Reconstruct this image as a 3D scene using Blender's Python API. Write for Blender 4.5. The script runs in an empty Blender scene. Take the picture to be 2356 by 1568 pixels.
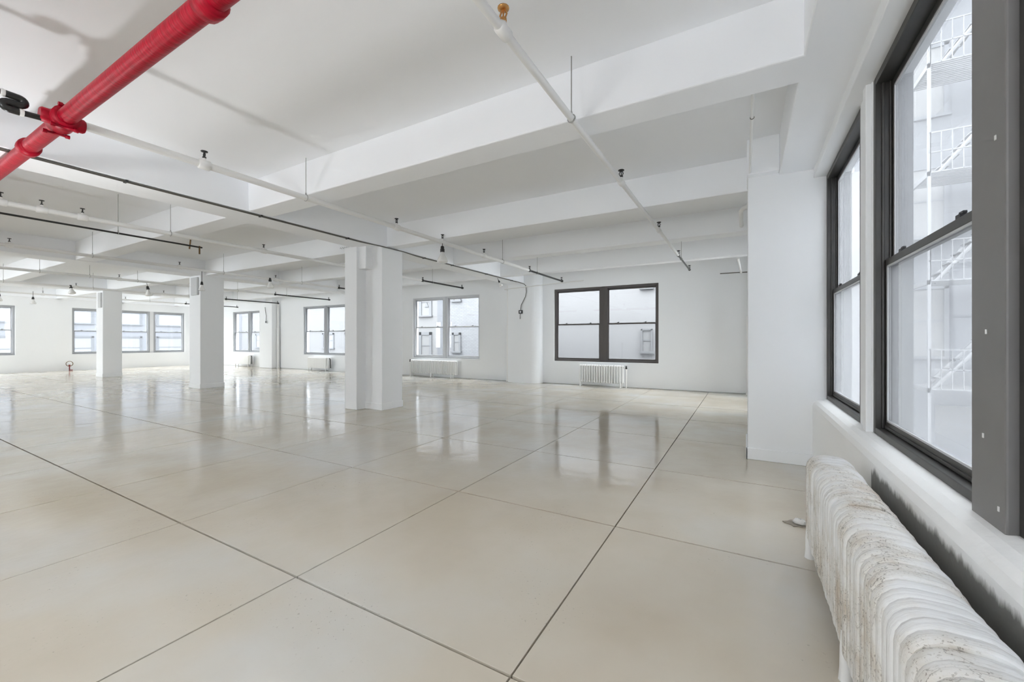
import bpy, math, random
from mathutils import Vector, Matrix, Euler
random.seed(7)
sc = bpy.context.scene
COL = sc.collection
R = math.radians

# ------------------------------------------------------------------ camera
F_PX, YAW, CAM_H = 944.8, 0.51568, 1.35          # focal length in pixels of a 2356 px wide frame
cam_d = bpy.data.cameras.new('camera')
cam_d.sensor_width = 36.0
cam_d.lens = 36.0 * F_PX / 2356.0
cam_d.shift_y = (782.7 - 784.0) / 2356.0
cam_d.clip_start = 0.05
cam_d.clip_end = 400
cam = bpy.data.objects.new('camera', cam_d)
COL.objects.link(cam)
cam.location = (0, 0, CAM_H)
cam.rotation_euler = (R(90), 0, YAW)
sc.camera = cam

# ------------------------------------------------------------------ sky, light, exposure
world = bpy.data.worlds.new('overcast_sky')
sc.world = world
world.use_nodes = True
bg = world.node_tree.nodes['Background']
bg.inputs['Color'].default_value = (0.93, 0.966, 1.0, 1)
bg.inputs['Strength'].default_value = 9.0
sc.view_settings.view_transform = 'Standard'
sc.view_settings.look = 'None'
sc.view_settings.gamma = 1.0
sc.view_settings.use_curve_mapping = False
sc.view_settings.exposure = 1.2
sc.cycles.max_bounces = 16
sc.cycles.diffuse_bounces = 10
sc.cycles.glossy_bounces = 4
sc.cycles.transparent_max_bounces = 12
sc.cycles.use_denoising = True
sc.cycles.caustics_reflective = False
sc.cycles.caustics_refractive = False
sc.cycles.sample_clamp_indirect = 6.0


def portal(loc, rot, sx, sy):
    """daylight portal in a window opening: guides sky sampling, gives off no light of its own"""
    d = bpy.data.lights.new('window_portal', 'AREA')
    d.shape = 'RECTANGLE'
    d.size, d.size_y = sx, sy
    d.cycles.is_portal = True
    o = bpy.data.objects.new('window_portal', d)
    o.location = loc
    o.rotation_euler = rot
    COL.objects.link(o)


# ------------------------------------------------------------------ room measurements (metres)
XR, XL = 0.63, -26.4            # right apron face, left wall face
YF, YB = 11.9, -5.0             # far wall face, back wall face
ZC, ZS = 3.59, 3.18             # ceiling, soffit of beams and girders
GIRD = [(-6.70, -6.10), (-13.80, -13.20), (-21.0, -20.4)]
BEAM = [(-2.2, -1.9), (0.22, 0.5), (3.22, 3.55), (5.80, 6.05), (7.90, 8.15), (10.08, 10.30)]

# ------------------------------------------------------------------ materials
MATS = {}


def mat(name, col, rough=0.5, metal=0.0, spec=0.5, noise=None, bump=None, coat=0.0):
    """principled material; noise=(scale, amount, other colour), bump=(scale, strength, distance)"""
    m = bpy.data.materials.new(name)
    m.use_nodes = True
    nt = m.node_tree
    b = nt.nodes['Principled BSDF']
    b.inputs['Base Color'].default_value = (*col, 1)
    b.inputs['Roughness'].default_value = rough
    b.inputs['Metallic'].default_value = metal
    b.inputs['Specular IOR Level'].default_value = spec
    b.inputs['Coat Weight'].default_value = coat
    if noise or bump:
        tc = nt.nodes.new('ShaderNodeNewGeometry')
    if noise:
        n = nt.nodes.new('ShaderNodeTexNoise')
        n.inputs['Scale'].default_value = noise[0]
        n.inputs['Detail'].default_value = 4
        r = nt.nodes.new('ShaderNodeValToRGB')
        r.color_ramp.elements[0].position = 0.5 - noise[1] / 2
        r.color_ramp.elements[1].position = 0.5 + noise[1] / 2
        r.color_ramp.elements[0].color = (*col, 1)
        r.color_ramp.elements[1].color = (*noise[2], 1)
        nt.links.new(tc.outputs['Position'], n.inputs['Vector'])
        nt.links.new(n.outputs['Fac'], r.inputs['Fac'])
        nt.links.new(r.outputs['Color'], b.inputs['Base Color'])
    if bump:
        n2 = nt.nodes.new('ShaderNodeTexNoise')
        n2.inputs['Scale'].default_value = bump[0]
        n2.inputs['Detail'].default_value = 3
        bp = nt.nodes.new('ShaderNodeBump')
        bp.inputs['Strength'].default_value = bump[1]
        bp.inputs['Distance'].default_value = bump[2]
        nt.links.new(tc.outputs['Position'], n2.inputs['Vector'])
        nt.links.new(n2.outputs['Fac'], bp.inputs['Height'])
        nt.links.new(bp.outputs['Normal'], b.inputs['Normal'])
    MATS[name] = m
    return m


mat('wall_paint', (0.845, 0.86, 0.875), 0.55, spec=0.3, noise=(0.7, 0.5, (0.83, 0.845, 0.86)), bump=(2.3, 0.12, 0.03))
mat('ceiling_paint', (0.905, 0.925, 0.955), 0.6, spec=0.25, noise=(0.5, 0.5, (0.89, 0.908, 0.935)), bump=(1.7, 0.15, 0.04))
mat('pipe_paint', (0.80, 0.80, 0.79), 0.35, spec=0.5, bump=(40, 0.15, 0.002))
mat('black_pipe', (0.018, 0.018, 0.017), 0.28, spec=0.5, bump=(60, 0.2, 0.001))
mat('black_plastic', (0.02, 0.02, 0.02), 0.4)
mat('conduit_metal', (0.16, 0.155, 0.14), 0.4, metal=0.7)
mat('steel_rod', (0.42, 0.42, 0.41), 0.4, metal=0.8)
mat('bronze', (0.62, 0.33, 0.12), 0.28, metal=1.0)
mat('bronze_dark', (0.16, 0.10, 0.05), 0.35, metal=0.9)
mat('frame_dark', (0.03, 0.03, 0.029), 0.38, spec=0.5, noise=(9, 0.5, (0.045, 0.041, 0.036)))
mat('frame_brown', (0.085, 0.075, 0.072), 0.38, spec=0.5)
mat('mullion_grey', (0.20, 0.192, 0.19), 0.42, spec=0.5, noise=(3.5, 0.5, (0.16, 0.155, 0.155)))
mat('frame_grey', (0.56, 0.57, 0.59), 0.4)  # bright-window bloom put into the frame colour; beads use it too
mat('frame_mid', (0.36, 0.37, 0.39), 0.4)  # dark frames lightened, window bloom put into the colour
mat('frame_white', (0.72, 0.73, 0.75), 0.4)
mat('lock_black', (0.015, 0.015, 0.017), 0.4)
mat('joint_dark', (0.035, 0.03, 0.025), 0.95)
mat('radiator_white', (0.80, 0.80, 0.79), 0.3, spec=0.5)
mat('bulb_white', (0.82, 0.82, 0.80), 0.25)
mat('valve_red', (0.22, 0.03, 0.03), 0.35)
mat('box_grey', (0.55, 0.56, 0.57), 0.45)
mat('facade_plaster', (0.118, 0.117, 0.118), 0.9)
mat('facade_pale', (0.079, 0.080, 0.082), 0.9)
mat('facade_white', (0.105, 0.105, 0.105), 0.9)
mat('facade_blue', (0.070, 0.073, 0.080), 0.9)
mat('facade_trim', (0.074, 0.076, 0.080), 0.8)
mat('facade_glass', (0.123, 0.129, 0.137), 0.15, spec=0.6)
mat('escape_paint', (0.104, 0.106, 0.110), 0.6)
mat('facade_wing', (0.072, 0.075, 0.081), 0.9)
mat('street_wall', (0.056, 0.060, 0.068), 0.9)
mat('street_pale', (0.081, 0.084, 0.090), 0.9)
mat('street_trim', (0.031, 0.034, 0.039), 0.9)
mat('ground_grey', (0.139, 0.139, 0.139), 0.9)
mat('paint_scribble', (0.30, 0.30, 0.30), 0.6)
mat('plaster_crumb', (0.70, 0.69, 0.67), 0.85, bump=(45, 0.8, 0.01))
mat('plaster_dirt', (0.30, 0.27, 0.23), 0.95, bump=(60, 0.8, 0.01))


def nodes_of(name):
    m = bpy.data.materials.new(name)
    m.use_nodes = True
    MATS[name] = m
    nt = m.node_tree
    return m, nt, nt.nodes['Principled BSDF'], nt.nodes, nt.links


def floor_material():
    m, nt, b, N, L = nodes_of('painted_concrete')
    geo = N.new('ShaderNodeNewGeometry')
    n1 = N.new('ShaderNodeTexNoise'); n1.inputs['Scale'].default_value = 0.55; n1.inputs['Detail'].default_value = 5
    L.new(geo.outputs['Position'], n1.inputs['Vector'])
    r1 = N.new('ShaderNodeValToRGB')
    e = r1.color_ramp.elements
    e[0].position, e[0].color = 0.38, (0.53, 0.465, 0.37, 1)
    e[1].position, e[1].color = 0.66, (0.595, 0.58, 0.54, 1)
    k = e.new(0.52); k.color = (0.575, 0.525, 0.44, 1)
    L.new(n1.outputs['Fac'], r1.inputs['Fac'])
    # fine pits and scuffs
    n2 = N.new('ShaderNodeTexNoise'); n2.inputs['Scale'].default_value = 55; n2.inputs['Detail'].default_value = 3
    L.new(geo.outputs['Position'], n2.inputs['Vector'])
    n3 = N.new('ShaderNodeTexNoise'); n3.inputs['Scale'].default_value = 1.3; n3.inputs['Detail'].default_value = 2
    L.new(geo.outputs['Position'], n3.inputs['Vector'])
    pit = N.new('ShaderNodeMath'); pit.operation = 'MULTIPLY'
    r2 = N.new('ShaderNodeValToRGB')
    r2.color_ramp.elements[0].position, r2.color_ramp.elements[1].position = 0.655, 0.70
    L.new(n2.outputs['Fac'], r2.inputs['Fac'])
    r3 = N.new('ShaderNodeValToRGB')
    r3.color_ramp.elements[0].position, r3.color_ramp.elements[1].position = 0.52, 0.68
    L.new(n3.outputs['Fac'], r3.inputs['Fac'])
    L.new(r2.outputs['Color'], pit.inputs[0]); L.new(r3.outputs['Color'], pit.inputs[1])
    mx = N.new('ShaderNodeMixRGB'); mx.inputs['Color2'].default_value = (0.30, 0.27, 0.23, 1)
    sc_ = N.new('ShaderNodeMath'); sc_.operation = 'MULTIPLY'; sc_.inputs[1].default_value = 0.6
    L.new(pit.outputs[0], sc_.inputs[0]); L.new(sc_.outputs[0], mx.inputs['Fac'])
    L.new(r1.outputs['Color'], mx.inputs['Color1'])
    L.new(mx.outputs['Color'], b.inputs['Base Color'])
    # roughness
    n4 = N.new('ShaderNodeTexNoise'); n4.inputs['Scale'].default_value = 2.2; n4.inputs['Detail'].default_value = 4
    L.new(geo.outputs['Position'], n4.inputs['Vector'])
    mr = N.new('ShaderNodeMapRange')
    mr.inputs['From Min'].default_value, mr.inputs['From Max'].default_value = 0.3, 0.7
    mr.inputs['To Min'].default_value, mr.inputs['To Max'].default_value = 0.05, 0.17
    L.new(n4.outputs['Fac'], mr.inputs['Value']); L.new(mr.outputs['Result'], b.inputs['Roughness'])
    b.inputs['Specular IOR Level'].default_value = 0.8
    # trowel waves
    n5 = N.new('ShaderNodeTexNoise'); n5.inputs['Scale'].default_value = 5.5; n5.inputs['Detail'].default_value = 3
    L.new(geo.outputs['Position'], n5.inputs['Vector'])
    bp = N.new('ShaderNodeBump'); bp.inputs['Strength'].default_value = 0.15; bp.inputs['Distance'].default_value = 0.02
    L.new(n5.outputs['Fac'], bp.inputs['Height'])
    bp2 = N.new('ShaderNodeBump'); bp2.inputs['Strength'].default_value = 0.25; bp2.inputs['Distance'].default_value = 0.002
    bp2.invert = True
    L.new(pit.outputs[0], bp2.inputs['Height']); L.new(bp.outputs['Normal'], bp2.inputs['Normal'])
    L.new(bp2.outputs['Normal'], b.inputs['Normal'])


def apron_material():
    """white paint on the window apron that stops in a ragged brush edge behind the radiator"""
    m, nt, b, N, L = nodes_of('apron_paint')
    geo = N.new('ShaderNodeNewGeometry')
    sep = N.new('ShaderNodeSeparateXYZ'); L.new(geo.outputs['Position'], sep.inputs[0])
    mp = N.new('ShaderNodeMapping'); mp.inputs['Scale'].default_value = (1, 6, 2)
    L.new(geo.outputs['Position'], mp.inputs['Vector'])
    n = N.new('ShaderNodeTexNoise'); n.inputs['Scale'].default_value = 1.6; n.inputs['Detail'].default_value = 6
    n.inputs['Roughness'].default_value = 0.65
    L.new(mp.outputs['Vector'], n.inputs['Vector'])
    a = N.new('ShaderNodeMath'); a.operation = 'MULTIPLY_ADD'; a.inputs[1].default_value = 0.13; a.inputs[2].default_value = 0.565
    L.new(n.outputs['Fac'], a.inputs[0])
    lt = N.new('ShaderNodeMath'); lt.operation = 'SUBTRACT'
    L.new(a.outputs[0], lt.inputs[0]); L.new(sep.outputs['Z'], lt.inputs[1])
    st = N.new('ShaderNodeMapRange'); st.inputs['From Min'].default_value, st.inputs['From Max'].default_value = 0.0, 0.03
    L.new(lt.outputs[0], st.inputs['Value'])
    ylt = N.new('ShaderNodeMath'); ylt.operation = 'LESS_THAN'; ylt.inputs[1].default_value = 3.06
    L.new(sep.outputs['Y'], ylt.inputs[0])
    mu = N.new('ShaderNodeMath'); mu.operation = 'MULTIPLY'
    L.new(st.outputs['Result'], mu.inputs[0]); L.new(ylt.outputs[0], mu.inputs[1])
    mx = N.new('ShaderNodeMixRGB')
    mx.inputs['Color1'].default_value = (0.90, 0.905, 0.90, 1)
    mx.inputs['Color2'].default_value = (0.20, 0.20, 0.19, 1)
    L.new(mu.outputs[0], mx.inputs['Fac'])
    L.new(mx.outputs['Color'], b.inputs['Base Color'])
    b.inputs['Roughness'].default_value = 0.5
    n2 = N.new('ShaderNodeTexNoise'); n2.inputs['Scale'].default_value = 9; n2.inputs['Detail'].default_value = 4
    L.new(geo.outputs['Position'], n2.inputs['Vector'])
    bp = N.new('ShaderNodeBump'); bp.inputs['Strength'].default_value = 0.35; bp.inputs['Distance'].default_value = 0.02
    L.new(n2.outputs['Fac'], bp.inputs['Height']); L.new(bp.outputs['Normal'], b.inputs['Normal'])


def worn_radiator_material():
    m, nt, b, N, L = nodes_of('worn_radiator_paint')
    geo = N.new('ShaderNodeNewGeometry')
    n1 = N.new('ShaderNodeTexNoise'); n1.inputs['Scale'].default_value = 4.0; n1.inputs['Detail'].default_value = 7
    n1.inputs['Roughness'].default_value = 0.62
    L.new(geo.outputs['Position'], n1.inputs['Vector'])
    r1 = N.new('ShaderNodeValToRGB'); e = r1.color_ramp.elements
    e[0].position, e[0].color = 0.42, (0.78, 0.785, 0.785, 1)
    e[1].position, e[1].color = 0.70, (0.50, 0.43, 0.35, 1)
    k = e.new(0.55); k.color = (0.70, 0.68, 0.64, 1)
    L.new(n1.outputs['Fac'], r1.inputs['Fac'])
    # brushed dirt streaks across the top
    mp = N.new('ShaderNodeMapping'); mp.inputs['Scale'].default_value = (3, 26, 3); mp.inputs['Rotation'].default_value = (0, 0, R(14))
    L.new(geo.outputs['Position'], mp.inputs['Vector'])
    n2 = N.new('ShaderNodeTexNoise'); n2.inputs['Scale'].default_value = 2.4; n2.inputs['Detail'].default_value = 6
    n2.inputs['Distortion'].default_value = 0.5
    L.new(mp.outputs['Vector'], n2.inputs['Vector'])
    r2 = N.new('ShaderNodeValToRGB')
    r2.color_ramp.elements[0].position, r2.color_ramp.elements[1].position = 0.60, 0.72
    L.new(n2.outputs['Fac'], r2.inputs['Fac'])
    # speckle
    n3 = N.new('ShaderNodeTexNoise'); n3.inputs['Scale'].default_value = 140; n3.inputs['Detail'].default_value = 2
    L.new(geo.outputs['Position'], n3.inputs['Vector'])
    r3 = N.new('ShaderNodeValToRGB')
    r3.color_ramp.elements[0].position, r3.color_ramp.elements[1].position = 0.60, 0.66
    L.new(n3.outputs['Fac'], r3.inputs['Fac'])
    r4 = N.new('ShaderNodeValToRGB')
    r4.color_ramp.elements[0].position, r4.color_ramp.elements[1].position = 0.47, 0.58
    L.new(n1.outputs['Fac'], r4.inputs['Fac'])
    sp = N.new('ShaderNodeMath'); sp.operation = 'MULTIPLY'
    L.new(r3.outputs['Color'], sp.inputs[0]); L.new(r4.outputs['Color'], sp.inputs[1])
    m1 = N.new('ShaderNodeMixRGB'); m1.inputs['Color2'].default_value = (0.33, 0.31, 0.28, 1)
    f1 = N.new('ShaderNodeMath'); f1.operation = 'MULTIPLY'; f1.inputs[1].default_value = 0.5
    L.new(r2.outputs['Color'], f1.inputs[0]); L.new(f1.outputs[0], m1.inputs['Fac'])
    L.new(r1.outputs['Color'], m1.inputs['Color1'])
    m2 = N.new('ShaderNodeMixRGB'); m2.inputs['Color2'].default_value = (0.20, 0.17, 0.14, 1)
    f2 = N.new('ShaderNodeMath'); f2.operation = 'MULTIPLY'; f2.inputs[1].default_value = 0.75
    L.new(sp.outputs[0], f2.inputs[0]); L.new(f2.outputs[0], m2.inputs['Fac'])
    L.new(m1.outputs['Color'], m2.inputs['Color1'])
    # thin cracks in the paint
    mc = N.new('ShaderNodeMapping'); mc.inputs['Scale'].default_value = (4, 11, 3.2); mc.inputs['Rotation'].default_value = (0, 0, R(20))
    L.new(geo.outputs['Position'], mc.inputs['Vector'])
    n4 = N.new('ShaderNodeTexNoise'); n4.inputs['Scale'].default_value = 1.5; n4.inputs['Detail'].default_value = 5
    L.new(mc.outputs['Vector'], n4.inputs['Vector'])
    d1 = N.new('ShaderNodeMath'); d1.operation = 'SUBTRACT'; d1.inputs[1].default_value = 0.5
    L.new(n4.outputs['Fac'], d1.inputs[0])
    d2 = N.new('ShaderNodeMath'); d2.operation = 'ABSOLUTE'; L.new(d1.outputs[0], d2.inputs[0])
    d3 = N.new('ShaderNodeMapRange'); d3.inputs['From Min'].default_value, d3.inputs['From Max'].default_value = 0.002, 0.009
    d3.inputs['To Min'].default_value, d3.inputs['To Max'].default_value = 0.75, 0.0
    L.new(d2.outputs[0], d3.inputs['Value'])
    d4 = N.new('ShaderNodeMath'); d4.operation = 'MULTIPLY'
    L.new(d3.outputs['Result'], d4.inputs[0]); L.new(r4.outputs['Color'], d4.inputs[1])
    m3 = N.new('ShaderNodeMixRGB'); m3.inputs['Color2'].default_value = (0.13, 0.12, 0.10, 1)
    L.new(d4.outputs[0], m3.inputs['Fac']); L.new(m2.outputs['Color'], m3.inputs['Color1'])
    L.new(m3.outputs['Color'], b.inputs['Base Color'])
    b.inputs['Roughness'].default_value = 0.5
    bp = N.new('ShaderNodeBump'); bp.inputs['Strength'].default_value = 0.55; bp.inputs['Distance'].default_value = 0.008
    ad = N.new('ShaderNodeMath'); ad.operation = 'ADD'
    L.new(n1.outputs['Fac'], ad.inputs[0]); L.new(n2.outputs['Fac'], ad.inputs[1])
    L.new(ad.outputs[0], bp.inputs['Height']); L.new(bp.outputs['Normal'], b.inputs['Normal'])


def red_material():
    m, nt, b, N, L = nodes_of('red_pipe_paint')
    geo = N.new('ShaderNodeNewGeometry')
    mp = N.new('ShaderNodeMapping'); mp.inputs['Scale'].default_value = (34, 6, 6)
    L.new(geo.outputs['Position'], mp.inputs['Vector'])
    n = N.new('ShaderNodeTexNoise'); n.inputs['Scale'].default_value = 2.0; n.inputs['Detail'].default_value = 5
    L.new(mp.outputs['Vector'], n.inputs['Vector'])
    r = N.new('ShaderNodeValToRGB'); e = r.color_ramp.elements
    e[0].position, e[0].color = 0.35, (0.27, 0.0, 0.010, 1)
    e[1].position, e[1].color = 0.72, (0.47, 0.002, 0.024, 1)
    L.new(n.outputs['Fac'], r.inputs['Fac']); L.new(r.outputs['Color'], b.inputs['Base Color'])
    b.inputs['Roughness'].default_value = 0.42
    b.inputs['Specular IOR Level'].default_value = 0.22
    bp = N.new('ShaderNodeBump'); bp.inputs['Strength'].default_value = 0.5; bp.inputs['Distance'].default_value = 0.006
    L.new(n.outputs['Fac'], bp.inputs['Height']); L.new(bp.outputs['Normal'], b.inputs['Normal'])


def glass_material(name, haze):
    m = bpy.data.materials.new(name)
    m.use_nodes = True
    MATS[name] = m
    nt = m.node_tree
    N, L = nt.nodes, nt.links
    N.remove(N['Principled BSDF'])
    out = N['Material Output']
    tr = N.new('ShaderNodeBsdfTransparent'); tr.inputs['Color'].default_value = (0.96, 0.97, 0.975, 1)
    tl = N.new('ShaderNodeBsdfTranslucent'); tl.inputs['Color'].default_value = (0.9, 0.92, 0.95, 1)
    gl = N.new('ShaderNodeBsdfGlossy'); gl.inputs['Roughness'].default_value = 0.02
    m1 = N.new('ShaderNodeMixShader'); m1.inputs['Fac'].default_value = haze
    L.new(tr.outputs[0], m1.inputs[1]); L.new(tl.outputs[0], m1.inputs[2])
    fr = N.new('ShaderNodeFresnel'); fr.inputs['IOR'].default_value = 1.45
    ge = N.new('ShaderNodeNewGeometry')
    inv = N.new('ShaderNodeMath'); inv.operation = 'SUBTRACT'; inv.inputs[0].default_value = 1.0
    L.new(ge.outputs['Backfacing'], inv.inputs[1])
    fm_ = N.new('ShaderNodeMath'); fm_.operation = 'MULTIPLY'
    L.new(fr.outputs[0], fm_.inputs[0]); L.new(inv.outputs[0], fm_.inputs[1])
    m2 = N.new('ShaderNodeMixShader')
    L.new(fm_.outputs[0], m2.inputs['Fac']); L.new(m1.outputs[0], m2.inputs[1]); L.new(gl.outputs[0], m2.inputs[2])
    L.new(m2.outputs[0], out.inputs['Surface'])


def brick_material():
    m, nt, b, N, L = nodes_of('pale_brick')
    tc = N.new('ShaderNodeTexCoord')
    mp = N.new('ShaderNodeMapping'); mp.inputs['Rotation'].default_value = (R(90), 0, 0)
    L.new(tc.outputs['Object'], mp.inputs['Vector'])
    br = N.new('ShaderNodeTexBrick'); br.inputs['Scale'].default_value = 1.0
    br.inputs['Brick Width'].default_value = 0.22; br.inputs['Row Height'].default_value = 0.075
    br.inputs['Mortar Size'].default_value = 0.008
    br.inputs['Color1'].default_value = (0.105, 0.107, 0.112, 1); br.inputs['Color2'].default_value = (0.122, 0.124, 0.129, 1)
    br.inputs['Mortar'].default_value = (0.07, 0.072, 0.077, 1)
    L.new(mp.outputs['Vector'], br.inputs['Vector'])
    L.new(br.outputs['Color'], b.inputs['Base Color'])
    b.inputs['Roughness'].default_value = 0.9


floor_material(); apron_material(); worn_radiator_material(); red_material(); brick_material()
glass_material('window_glass', 0.025)
glass_material('hazy_glass', 0.24)  # translucent haze added to wash out the view through the near panes


# ------------------------------------------------------------------ mesh helpers
class MB:
    """collects simple shapes and links them as ONE mesh object"""

    def __init__(self):
        self.v, self.f, self.s = [], [], []

    def add(self, vs, fs, smooth=False):
        o = len(self.v)
        self.v += [tuple(p) for p in vs]
        for f in fs:
            self.f.append([o + i for i in f]); self.s.append(smooth)

    def box(self, x0, x1, y0, y1, z0, z1):
        self.add([(x0, y0, z0), (x1, y0, z0), (x1, y1, z0), (x0, y1, z0), (x0, y0, z1), (x1, y0, z1), (x1, y1, z1), (x0, y1, z1)],
                 [(0, 3, 2, 1), (4, 5, 6, 7), (0, 1, 5, 4), (1, 2, 6, 5), (2, 3, 7, 6), (3, 0, 4, 7)])
        return self

    def tube(self, pts, r, n=12, caps=True, smooth=True):
        """tube along points; r is a number or one radius per point"""
        P = [Vector(p) for p in pts]
        rs = r if isinstance(r, (list, tuple)) else [r] * len(P)
        prev = None
        vs = []
        for i, p in enumerate(P):
            t = (P[min(i + 1, len(P) - 1)] - P[max(i - 1, 0)])
            t = t.normalized() if t.length > 1e-9 else Vector((0, 0, 1))
            if prev is None:
                u = Vector((0, 0, 1)).cross(t)
                if u.length < 1e-4:
                    u = Vector((1, 0, 0)).cross(t)
            else:
                u = prev - t * prev.dot(t)
            u.normalize(); w = t.cross(u); prev = u
            for k in range(n):
                a = 2 * math.pi * k / n
                vs.append(p + (u * math.cos(a) + w * math.sin(a)) * rs[i])
        fs = []
        for i in range(len(P) - 1):
            for k in range(n):
                fs.append((i * n + k, i * n + (k + 1) % n, (i + 1) * n + (k + 1) % n, (i + 1) * n + k))
        self.add(vs, fs, smooth)
        if caps:
            m = (len(P) - 1) * n
            self.add(vs[:n][::-1], [tuple(range(n))])
            self.add(vs[m:], [tuple(range(n))])
        return self

    def lathe(self, prof, c, n=20, axis='z', smooth=True):
        """prof = [(radius, offset)] turned about an axis through c"""
        vs = []
        for r, h in prof:
            for k in range(n):
                a = 2 * math.pi * k / n
                q = (r * math.cos(a), r * math.sin(a), h)
                if axis == 'x':
                    q = (h, q[0], q[1])
                elif axis == 'y':
                    q = (q[1], h, q[0])
                vs.append((c[0] + q[0], c[1] + q[1], c[2] + q[2]))
        fs = [(i * n + k, i * n + (k + 1) % n, (i + 1) * n + (k + 1) % n, (i + 1) * n + k) for i in range(len(prof) - 1) for k in range(n)]
        self.add(vs, fs, smooth)
        self.add(vs[:n][::-1], [tuple(range(n))]); self.add(vs[-n:], [tuple(range(n))])
        return self

    def prism(self, poly, a, b, axis='y', smooth=False):
        """closed outline extruded along an axis from a to b"""
        def pt(p, h):
            return (p[0], h, p[1]) if axis == 'y' else ((h, p[0], p[1]) if axis == 'x' else (p[0], p[1], h))
        n = len(poly)
        vs = [pt(p, a) for p in poly] + [pt(p, b) for p in poly]
        self.add(vs, [(i, (i + 1) % n, n + (i + 1) % n, n + i) for i in range(n)], smooth)
        self.add(vs[:n], [tuple(range(n))[::-1]]); self.add(vs[n:], [tuple(range(n))])
        return self

    def add_cone(self, q, h):
        """open square softbox shell"""
        a, b, z0, z1 = 0.07, q, h - 0.02, h + 0.30
        lo = [(-a, -a, z0), (a, -a, z0), (a, a, z0), (-a, a, z0)]
        hi = [(-b, -b, z1), (b, -b, z1), (b, b, z1), (-b, b, z1)]
        self.add(lo + hi, [(0, 1, 5, 4), (1, 2, 6, 5), (2, 3, 7, 6), (3, 0, 4, 7), (3, 2, 1, 0)])
        return self

    def mesh(self, name, m):
        me = bpy.data.meshes.new(name)
        me.from_pydata(self.v, [], self.f)
        me.polygons.foreach_set('use_smooth', self.s)
        me.materials.append(MATS[m] if isinstance(m, str) else m)
        import bmesh
        bm = bmesh.new(); bm.from_mesh(me)
        bmesh.ops.recalc_face_normals(bm, faces=bm.faces)
        bm.to_mesh(me); bm.free()
        return me

    def build(self, name, m, parent=None, bevel=0.0, seg=2):
        return link(name, self.mesh(name, m), parent, bevel, seg)


def link(name, me, parent=None, bevel=0.0, seg=2):
    o = bpy.data.objects.new(name, me)
    COL.objects.link(o)
    if parent is not None:
        o.parent = parent
    if bevel:
        md = o.modifiers.new('bevel', 'BEVEL'); md.width = bevel; md.segments = seg; md.limit_method = 'ANGLE'
        md.harden_normals = False
    return o


def B(*a):
    return MB().box(*a)


def thing(name, label, cat, loc=(0, 0, 0), group=None, rz=0.0):
    o = bpy.data.objects.new(name, None)
    o.empty_display_size = 0.1
    COL.objects.link(o)
    o.location = loc
    o.rotation_euler = (0, 0, rz)
    o['label'] = label; o['category'] = cat
    if group:
        o['group'] = group
    return o


def tag(o, label, cat, group=None):
    o['label'] = label; o['category'] = cat
    if group:
        o['group'] = group
    return o


def struct(o, label=None):
    o['kind'] = 'structure'
    if label:
        o['label'] = label
    return o


def sempty(name, loc=(0, 0, 0), rz=0.0, label=None):
    o = bpy.data.objects.new(name, None)
    o.empty_display_size = 0.1
    COL.objects.link(o)
    o.location = loc
    o.rotation_euler = (0, 0, rz)
    return struct(o, label)


# ------------------------------------------------------------------ floor
fl = struct(B(XL - 0.3, 0.95, YB - 0.3, YF + 0.3, -0.25, -0.03).build('floor', 'joint_dark'),
            'beige painted concrete floor divided into large square slabs')
GX, GY, GAPX, GAPY = 1.41, 1.53, 0.009, 0.014
xs = [XL - 0.05] + sorted(-0.82 - GX * k for k in range(18)) + [XR + 0.12]
ys = [YB - 0.02] + [2.965 + GY * k for k in range(-5, 6)] + [YF + 0.05]
slab_cache = {}
for i in range(len(xs) - 1):
    for j in range(len(ys) - 1):
        w, d = xs[i + 1] - xs[i] - GAPX, ys[j + 1] - ys[j] - GAPY
        key = (round(w, 3), round(d, 3))
        if key not in slab_cache:
            mb = MB()
            e = 0.0012
            a, b_ = w / 2, d / 2
            mb.add([(-a, -b_, -0.05), (a, -b_, -0.05), (a, b_, -0.05), (-a, b_, -0.05),
                    (-a, -b_, -e), (a, -b_, -e), (a, b_, -e), (-a, b_, -e),
                    (-a + e, -b_ + e, 0), (a - e, -b_ + e, 0), (a - e, b_ - e, 0), (-a + e, b_ - e, 0)],
                   [(0, 1, 5, 4), (1, 2, 6, 5), (2, 3, 7, 6), (3, 0, 4, 7), (4, 5, 9, 8), (5, 6, 10, 9), (6, 7, 11, 10), (7, 4, 8, 11), (8, 9, 10, 11)])
            slab_cache[key] = mb.mesh('floor_slab', 'painted_concrete')
        o = link('floor_slab', slab_cache[key], fl)
        o.location = ((xs[i] + xs[i + 1]) / 2, (ys[j] + ys[j + 1]) / 2, random.uniform(-0.0008, 0.0))
        o.rotation_euler = (random.uniform(-3e-4, 3e-4), random.uniform(-3e-4, 3e-4), 0)

# ------------------------------------------------------------------ ceiling with girders and beams
ce = struct(B(XL - 0.3, 0.95, YB - 0.3, YF + 0.3, ZC, ZC + 0.25).build('ceiling', 'ceiling_paint'),
            'white painted concrete ceiling with deep girders and cross beams')
for x0, x1 in GIRD:
    B(x0, x1, YB, YF, ZS - 0.01, ZC + 0.05).build('girder', 'ceiling_paint', ce, 0.012)
spans = [(XL, GIRD[2][0]), (GIRD[2][1], GIRD[1][0]), (GIRD[1][1], GIRD[0][0]), (GIRD[0][1], 0.34)]
for x0, x1 in spans:
    for y0, y1 in BEAM:
        # sides lean a little, as cast beams do
        MB().prism([(y0 - 0.012, ZC + 0.02), (y0, ZS), (y1, ZS), (y1 + 0.012, ZC + 0.02)], x0, x1, 'x').build('beam', 'ceiling_paint', ce, 0.012)
B(0.33, 0.95, YB, YF, ZS, ZC + 0.05).build('spandrel_beam', 'ceiling_paint', ce, 0.01)
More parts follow.
